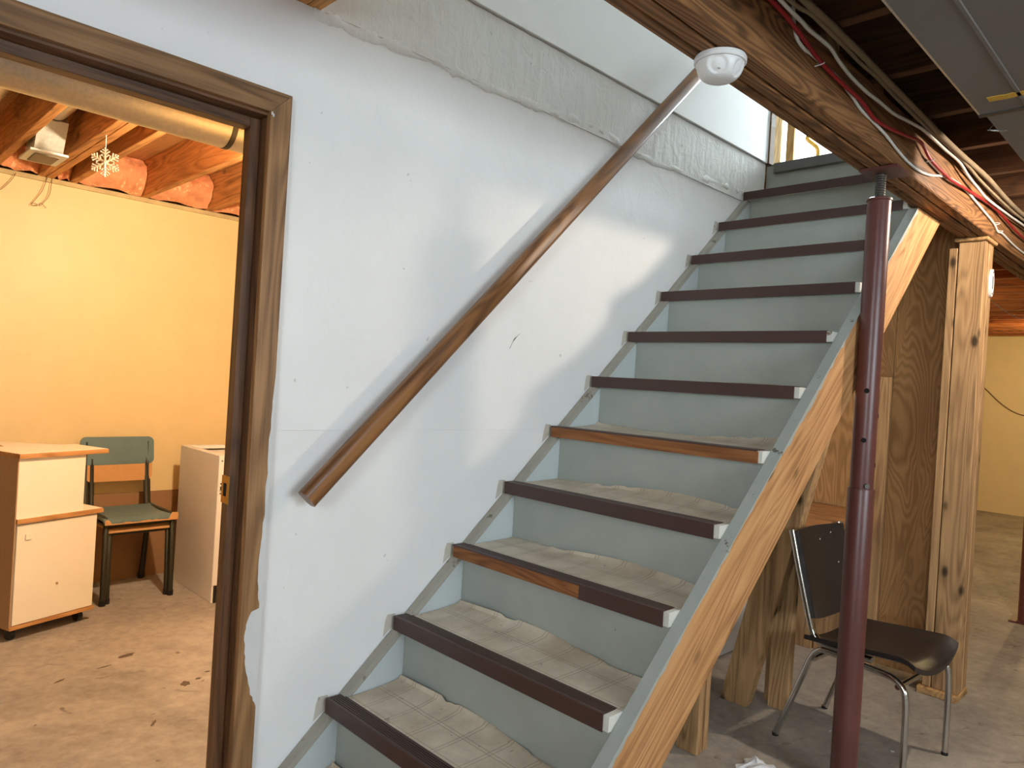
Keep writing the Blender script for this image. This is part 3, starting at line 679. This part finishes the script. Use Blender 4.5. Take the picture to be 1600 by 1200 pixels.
# second small boot at far left
b2 = thing('duct_boot', 'silver duct stub between the joists at the left edge', 'duct', (-.60, 2.3, 2.4))
bm = tube(N(), [(-.60, 1.62, 2.49), (-.60, 2.25, 2.49)], .055, 16); smooth(obj('stub_pipe', bm, 'galv', b2), 60); box('stub_box', (-.66, -.54, 2.25, 2.45, 2.40, 2.575), 'ductlight', b2, .002)
# snowflake
sf = thing('snowflake_ornament', 'silver glitter snowflake ornament hanging from a joist', 'ornament', (-.195, 1.8, 2.19))
bm = N(); cx, cz = -.195, 2.236; fvx = Vector((.80, -.60, 0))
def sp_(u, v): return Vector((cx, 1.8, cz)) + fvx * u + Vector((0, 0, v))
for k in range(6):
    a = math.radians(90 + 60 * k + 3); ex, ey = math.cos(a), math.sin(a)
    tube(bm, [sp_(0, 0), sp_(.062 * ex, .062 * ey)], [.006, .0032], 6)
    for s, L in ((.022, .018), (.036, .022), (.050, .012)):
        for sg in (-1, 1):
            b_ = a + sg * math.radians(52); tube(bm, [sp_(s * ex, s * ey), sp_(s * ex + L * math.cos(b_), s * ey + L * math.sin(b_))], [.0042, .0034], 5)
            c_ = sp_(s * ex + L * math.cos(b_), s * ey + L * math.sin(b_)); bmesh.ops.create_icosphere(bm, subdivisions=1, radius=.0048, matrix=Matrix.Translation(c_))
    bmesh.ops.create_icosphere(bm, subdivisions=1, radius=.0055, matrix=Matrix.Translation(sp_(.063 * ex, .063 * ey)))
bmesh.ops.create_icosphere(bm, subdivisions=1, radius=.011, matrix=Matrix.Translation(sp_(0, 0)))
obj('flake', bm, 'glitter', sf); obj('hanging_string', tube(N(), [(-.196, 1.8, ZJ), (-.195, 1.8, 2.298)], .0014, 5), 'white', sf)
def wire(pts, label, mat='wire', r=.0016, group='loose wires'):
    tag(obj('loose_wire', tube(N(), spline(pts, 6), r, 5), mat), label, 'wire', group)
wire([(-.155, 2.975, 2.40), (-.16, 2.975, 2.30), (-.17, 2.974, 2.25), (-.20, 2.972, 2.20), (-.215, 2.97, 2.19), (-.205, 2.97, 2.205), (-.19, 2.97, 2.195), (-.178, 2.97, 2.182)], 'thin wire with a curled end hanging below the duct boot')
wire([(-.18, 2.976, 2.36), (-.20, 2.976, 2.28), (-.235, 2.976, 2.215), (-.25, 2.975, 2.19), (-.235, 2.975, 2.185), (-.22, 2.975, 2.195), (-.24, 2.975, 2.20)], 'thin wire hanging left of the curled one on the yellow wall')
wire([(-.33, 2.976, 2.345), (-.35, 2.976, 2.30), (-.40, 2.976, 2.235), (-.47, 2.976, 2.20)], 'thin wire at the left edge of the yellow wall')
wire([(10.39, .75, 1.80), (10.39, .60, 1.64), (10.39, .44, 1.48), (10.39, .30, 1.38), (10.39, .15, 1.33), (10.39, -.1, 1.33)], 'thin wire drooping across the far yellow wall', r=.006)
wire([(4.5, -.5, 2.30), (4.55, -.62, 2.12), (4.6, -.80, 1.99), (4.62, -.88, 2.14), (4.64, -.9, 2.34)], 'orange wire looping below the far joists', r=.003)

# ------------------------------------------------------------------ storeroom furniture
# white rolling cabinet
ang = math.radians(20.2)
ct = thing('rolling_cabinet', 'cream stepped cabinet on casters with wood-edged tops', 'cabinet', (-.3917, 2.1206, 0), ang, local=True)
Wc, Dc = .405, .46
box('lower_body', (0, Wc, .012, Dc, .075, .555), 'cartwhite', ct); box('side_panel', (-.006, -.0005, 0, Dc, .062, .875), 'cartside', ct)
dd = box('door_panel', (.008, Wc - .004, 0, .0115, .078, .548), 'cartwhite', ct, .001)
box('door_pull', (.045, .075, -.006, -.0003, .475, .502), 'cartwhite', dd, .001); bm = N(); lathe(bm, [(.006, -.003), (.006, 0)], (.21, -.0002, .235), 10, 'y'); obj('door_button', bm, 'cartside', dd)
box('base_board', (-.004, Wc + .004, -.006, Dc, .058, .0745), 'cartwood', ct, .001)
box('step_top', (0, Wc + .022, -.012, Dc, .556, .578), 'cartwood', ct, .001); box('step_surface', (.004, Wc + .018, -.006, Dc, .5782, .5795), 'cartwhite', ct)
box('upper_body', (0, .325, .004, Dc - .02, .580, .862), 'cartwhite', ct)
tp = box('top_board', (-.008, Wc + .03, -.014, .26, .8625, .884), 'cartwood', ct, .001); box('top_surface', (-.004, Wc + .026, -.010, .256, .8842, .8855), 'cartwhite', tp)
bm = prism(N(), [(-.008, .2605), (.36, .2605), (.20, .52), (-.008, .52)], .8625, .886, 'z'); obj('rear_leaf', bm, 'cartwhite', ct)
bm = prism(N(), [(.0, .30), (.10, .30), (.13, .40), (.0, .46)], .8862, .8868, 'z'); obj('top_scorch', bm, 'cartwood', ct, label='brown worn patch on the top')
for x, y in ((.03, .05), (.36, .05), (.03, .40), (.36, .40)):
    bm = tube(N(), [(x - .012, y, .027), (x + .012, y, .027)], .026, 14); o = smooth(obj('caster_wheel', bm, 'black', ct), 30)
    box('caster_fork', (x - .017, x + .017, y - .012, y + .012, .040, .0575), 'black', o)

# stacked chairs
def stack_chair(name, loc, rz, s, label, matS, torn):
    c = thing(name, label, 'chair', loc, rz, 'stacked school chairs', local=True)
    w, dp, sh_, bt_ = .36 * s, .38 * s, .475 * s, .86 * s + .02
    for sx in (-1, 1):
        p = [(sx * w / 2, 0, .012), (sx * w / 2 * .98, .02, sh_ - .03), (sx * w / 2 * .98, .035, sh_ - .012), (sx * w / 2 * .98, .07, sh_ - .008), (sx * w / 2 * .98, dp, sh_ - .012), (sx * w / 2 * .97, dp + .02, sh_ + .02), (sx * w / 2 * .95, dp + .075, bt_ - .03)]
        smooth(obj('side_frame', tube(N(), p, .0150, 8), 'chairframe', c))
        smooth(obj('rear_leg', tube(N(), [(sx * w / 2 * .96, dp - .02, sh_ - .014), (sx * w / 2 * 1.02, dp + .07, .012)], .0150, 8), 'chairframe', c))
        for fx, fy in ((sx * w / 2, 0), (sx * w / 2 * 1.02, dp + .07)): obj('foot_cap', lathe(N(), [(.0175, 0), (.0175, .03)], (fx, fy, 0), 10), 'black', c)
    obj('front_rail', tube(N(), [(-w / 2, .02, sh_ - .038), (w / 2, .02, sh_ - .038)], .012, 8), 'chairframe', c)
    obj('rear_rail', tube(N(), [(-w / 2, dp - .01, sh_ - .03), (w / 2, dp - .01, sh_ - .03)], .010, 8), 'chairframe', c)
    bm = N(); n1, n2 = 14, 8; top = []
    for j in range(n2 + 1):
        v = j / n2; row = []
        for i in range(n1 + 1):
            u = i / n1 * 2 - 1; y = -.012 + v * (dp - .01); z = sh_ + .004 - .012 * math.sin(v * 3.0) - (.022 * (1 - v / .18) ** 2 if v < .18 else 0)
            row.append((u * (w / 2 + .014), y, z))
        top.append(row)
    A = [[bm.verts.new(q) for q in r] for r in top]; Bq = [[bm.verts.new((q[0], q[1], q[2] - .011)) for q in r] for r in top]
    for j in range(n2):
        for i in range(n1):
            bm.faces.new((A[j][i], A[j][i + 1], A[j + 1][i + 1], A[j + 1][i])); bm.faces.new((Bq[j][i], Bq[j + 1][i], Bq[j + 1][i + 1], Bq[j][i + 1]))
    for i in range(n1): bm.faces.new((A[0][i], Bq[0][i], Bq[0][i + 1], A[0][i + 1])); bm.faces.new((A[n2][i], A[n2][i + 1], Bq[n2][i + 1], Bq[n2][i]))
    for j in range(n2): bm.faces.new((A[j][0], A[j + 1][0], Bq[j + 1][0], Bq[j][0])); bm.faces.new((A[j][n1], Bq[j][n1], Bq[j + 1][n1], A[j + 1][n1]))
    seat = smooth(obj('seat', bm, matS, c), 50)
    if torn:
        rg = []
        for i in range(23): u = i / 22; rg.append((-w / 2 - .014 + u * (w + .028), -.016 + .002, sh_ - .026 + .008 * random.random() + (.030 if u > .88 else .016 if u < .08 else 0)))
        bm = N(); up = [bm.verts.new((x, y - .002, z)) for x, y, z in rg]; dn = [bm.verts.new((x, y - .002, sh_ - .032)) for x, y, z in rg]
        for i in range(22): bm.faces.new((up[i], up[i + 1], dn[i + 1], dn[i]))
        obj('torn_edge', bm, 'plyedge', seat, label='torn raw plywood front edge')
    bm = N(); h, wb = .165, w + .05; poly = rounded(wb, h, .032, 5)
    y0 = dp + .048; prism(bm, [(a, bt_ - h / 2 + b) for a, b in poly], y0, y0 + .012, 'y')
    for v in bm.verts: v.co.y += (v.co.z - bt_ + h) * .16 + .9 * (v.co.x ** 2) * -.25
    obj('backrest', bm, matS, c)
    return c
stack_chair('stacking_chair', (.270, 2.47, 0), math.radians(2), 1.0, 'worn teal chair on top of the stack, front edge torn', 'teal', True)
stack_chair('stacking_chair', (.278, 2.498, 0), math.radians(2), .885, 'wooden-seat chair nested under the torn teal chair', 'plyedge', False)
# leaning hardboard
lb = tag(obj('hardboard_panel', prism(N(), [(2.943, .0), (2.956, .0), (2.9985, .525), (2.986, .525)], -.05, .72, 'x'), 'lean'), 'brown hardboard panel leaning on the yellow wall behind the chairs', 'panel')

# white appliance cabinet
ap = thing('appliance_cabinet', 'white enamel appliance cabinet without a worktop by the doorway', 'appliance', (.87, 2.48, 0))
ax0, ax1, ay0, ay1, az = .575, 1.16, 2.20, 2.78, .84
box('side_panel', (ax0, ax0 + .012, ay0, ay1, 0, az), 'appliance', ap, .002); box('side_panel', (ax1 - .012, ax1, ay0, ay1, 0, az), 'appliance', ap, .002)
box('back_panel', (ax0 + .012, ax1 - .012, ay1 - .012, ay1, .0, az), 'appliance', ap)
for d in ((ax0 + .012, ax1 - .012, ay0, ay0 + .07, az - .02, az), (ax0 + .012, ax1 - .012, ay1 - .05, ay1 - .012, az - .02, az), (ax0 + .012, ax0 + .045, ay0 + .07, ay1 - .05, az - .02, az)): box('top_rim', d, 'appliance', ap)
box('top_pan', (ax0 + .045, ax1 - .012, ay0 + .07, ay1 - .05, az - .045, az - .03), 'appliance', ap)
box('control_panel', (ax0 + .012, ax1 - .012, ay0 - .006, ay0 + .012, az - .17, az - .004), 'appliance', ap, .003)
box('front_post', (ax0 + .0005, ax0 + .035, ay0 - .004, ay0 - .0005, .10, az - .004), 'appliance', ap, .001)
dpn = box('front_door', (ax0 + .038, ax1 - .014, ay0 - .012, ay0 + .012, .115, az - .20), 'appliance', ap, .004)
hg = box('hinge', (ax0 + .012, ax0 + .05, ay0 - .016, ay0 - .0045, az - .195, az - .175), 'steel', ap, .001)
for zz in (az - .215, az - .16, az - .03): bm = N(); lathe(bm, [(.0045, -.003), (.0045, 0)], (ax0 + .016, ay0 - .0045, zz), 8, 'y'); obj('screw', bm, 'steel', ap)
box('kick_plate', (ax0 + .013, ax1 - .013, ay0 - .003, ay0 + .01, .0, .095), 'black', ap)

# ------------------------------------------------------------------ black vinyl chair
rz = math.radians(-3.5)
ch = thing('vinyl_chair', 'dark vinyl chair with chrome tube frame behind the steel column', 'chair', (1.930, -.845, 0), rz, local=True)
# local: x right, -y is the front
w2_, fy, ry = .215, -.235, .245
for s in (-1, 1):
    leg = [(s * w2_, ry, .006), (s * w2_ * .985, ry - .105, .30), (s * w2_ * .98, ry - .125, .355), (s * w2_ * .98, ry - .15, .388), (s * w2_ * .98, ry - .19, .398), (s * w2_ * .98, fy + .10, .385), (s * w2_ * .98, fy + .05, .378), (s * w2_ * .985, fy + .018, .356), (s * w2_, fy + .004, .318), (s * w2_, fy, .20), (s * w2_, fy, .006)]
    P = []
    for q in spline(leg, 4): P.append(q)
    smooth(obj('side_frame', tube(N(), P, .0115, 10), 'chrome', ch), 60)
    bk = [(s * .190, ry - .345, .412), (s * .192, ry - .20, .414), (s * .195, ry - .155, .420), (s * .198, ry - .125, .445), (s * .20, ry - .105, .50), (s * .203, ry - .055, .68), (s * .205, ry - .015, .835)]
    sec = rounded(.020, .034, .005, 2)
    smooth(obj('back_upright', tube(N(), spline(bk, 5), 1, sect=sec), 'chrome', ch), 50)
    for y in (fy, ry): obj('foot_cap', lathe(N(), [(.0125, 0), (.0125, .012)], (s * w2_, y, 0), 10), 'black', ch)
obj('front_crossbar', tube(N(), [(-w2_ * .98, fy + .035, .352), (w2_ * .98, fy + .035, .352)], .010, 8), 'chrome', ch)
obj('rear_crossbar', tube(N(), [(-w2_ * .98, ry - .135, .352), (w2_ * .98, ry - .135, .352)], .010, 8), 'chrome', ch)
def pad(nu, nv, fn, th):
    bm = N(); A, Bq = [], []
    for j in range(nv + 1):
        ra, rb = [], []
        for i in range(nu + 1):
            p, n_ = fn(i / nu * 2 - 1, j / nv); p, n_ = Vector(p), Vector(n_)
            ra.append(bm.verts.new(p + n_ * th)); rb.append(bm.verts.new(p))
        A.append(ra); Bq.append(rb)
    for j in range(nv):
        for i in range(nu):
            bm.faces.new((A[j][i], A[j][i + 1], A[j + 1][i + 1], A[j + 1][i])); bm.faces.new((Bq[j][i], Bq[j + 1][i], Bq[j + 1][i + 1], Bq[j][i + 1]))
    for i in range(nu): bm.faces.new((A[0][i], Bq[0][i], Bq[0][i + 1], A[0][i + 1])); bm.faces.new((A[nv][i], A[nv][i + 1], Bq[nv][i + 1], Bq[nv][i]))
    for j in range(nv): bm.faces.new((A[j][0], A[j + 1][0], Bq[j + 1][0], Bq[j][0])); bm.faces.new((A[j][nu], Bq[j][nu], Bq[j + 1][nu], A[j + 1][nu]))
    return bm
def seat_fn(u, v):
    y = fy - .022 + v * .405 - .012 * (1 - u * u) * (1 - v) ** 3
    z = .398 + .046 * abs(u) ** 2.2 * (1 - .35 * v) + .006 * math.cos(v * 3.1) - (.020 * (1 - v / .14) ** 2 if v < .14 else 0)
    return (u * .222, y, z), (0, 0, 1)
smooth(obj('seat', pad(22, 18, seat_fn, .018), 'vinyl', ch), 50)
def back_fn(u, v):
    z = .478 + v * .352 + (.025 * u * u * (1 - v) ** 2); y = ry - .118 + (z - .478) * .275 + .030 * (1 - u * u)
    return (u * .197, y, z), (0, -1, .2)
smooth(obj('backrest', pad(20, 14, back_fn, .016), 'vinyl', ch), 50)
for u, v in ((.55, .90), (.1, .84), (.62, .55)):
    (x, y, z), _ = back_fn(u, v); bm = N(); bmesh.ops.create_icosphere(bm, subdivisions=1, radius=.0045, matrix=Matrix.Translation((x, y - .016, z + .003)) @ Matrix.Scale(.3, 4, (0, 1, 0))); obj('paint_speck', bm, 'white', ch)

# ------------------------------------------------------------------ floor litter
bm = N(); n_ = 16; g = []
for i in range(n_ + 1):
    row = []
    for j in range(n_ + 1):
        u, v = i / n_ * 2 - 1, j / n_ * 2 - 1; rr = math.hypot(u, v)
        row.append(bm.verts.new((1.42 + u * .06 + .01 * math.sin(v * 7), -.66 + v * .05 + .008 * math.sin(u * 6), .003 + max(0, 1 - rr) * (.030 + .010 * math.sin(u * 5 + v * 8) + .006 * random.random()))))
    g.append(row)
for i in range(n_):
    for j in range(n_): bm.faces.new((g[i][j], g[i + 1][j], g[i + 1][j + 1], g[i][j + 1]))
tag(smooth(obj('crumpled_rag', bm, 'bag'), 60), 'small crumpled white rag on the concrete floor under the staircase', 'rag')
for i, (x, y) in enumerate(((1.78, -1.05), (2.3, -1.05), (1.95, -.72), (2.05, -1.2), (1.7, -.3), (2.2, -.6), (1.98, -.95))):
    bm = N(); bmesh.ops.create_icosphere(bm, subdivisions=1, radius=.006, matrix=Matrix.Translation((x, y, .002)) @ Matrix.Diagonal((1.5, 1, .35, 1)))
    for v in bm.verts: v.co += Vector((random.random() - .5, random.random() - .5, 0)) * .005
    tag(obj('plaster_chip', bm, 'bag'), 'tiny white plaster chip on the concrete floor near the chair', 'chip', 'plaster chips on the floor')

# lamp holders above the bare bulbs
for x, y, z, lab in ((2.36, -1.66, 2.306, 'white lamp holder near the duct'), (.22, .88, 2.23, 'white lamp holder on the storeroom ceiling'), (5.3, .75, 2.18, 'white lamp holder on the near ceiling of the far room'), (8.4, -.6, 2.18, 'white lamp holder at the end of the far room')):
    h = thing('lamp_holder', lab, 'lamp holder', (x, y, z), group='bare bulb lamp holders')
    smooth(obj('holder_base', lathe(N(), [(.055, ZJ - z - .02), (.055, ZJ - z)], (x, y, z), 20), 'white', h)); smooth(obj('socket', lathe(N(), [(.02, 0), (.024, .02), (.03, ZJ - z - .021)], (x, y, z), 16), 'white', h))
    if y < -1: smooth(obj('added_light_baffle', lathe(N(), [(.022, .012), (.10, .002), (.165, -.012), (.168, -.014), (.168, -.010), (.10, .006), (.022, .016)], (x, y, z), 28), 'white', h))  # unseen dish added over the main bulb to keep its light off the joists
    box('mounting_board', (x - .25, x + .25, y - .06, y + .06, ZJ, ZJ + .018), 'joist', h)

# dark stains on the storeroom floor and a scuff on the white wall
MT['stain'] = paint('dark_floor_stain', (92, 78, 66), .2, .7, .2, ((120, 100, 80), 30, .6))
for x, y, a, b, r in ((-.016, 1.68, .036, .018, .3), (.08, 1.231, .026, .018, 1.1), (.141, 1.251, .013, .010, .4), (-.134, 1.60, .030, .006, .2), (-.313, 1.55, .026, .007, .5), (-.138, .955, .028, .006, .9), (.2, 1.30, .012, .007, 0)):
    pl_ = []
    for i in range(16):
        t = 2 * math.pi * i / 16; q = .7 + .5 * random.random(); u, v = a * q * math.cos(t), b * q * math.sin(t)
        pl_.append((x + u * math.cos(r) - v * math.sin(r), y + u * math.sin(r) + v * math.cos(r)))
    obj('floor_stain', prism(N(), pl_, .0002, .0009, 'z'), 'stain', floor)
obj('scuff_mark', tube(N(), spline([(.670, -.0005, 1.478), (.689, -.0005, 1.512), (.716, -.0005, 1.536)], 4), [.0006] * 4 + [.0016] * 2 + [.0006] * 3, 5), 'dark', wl)
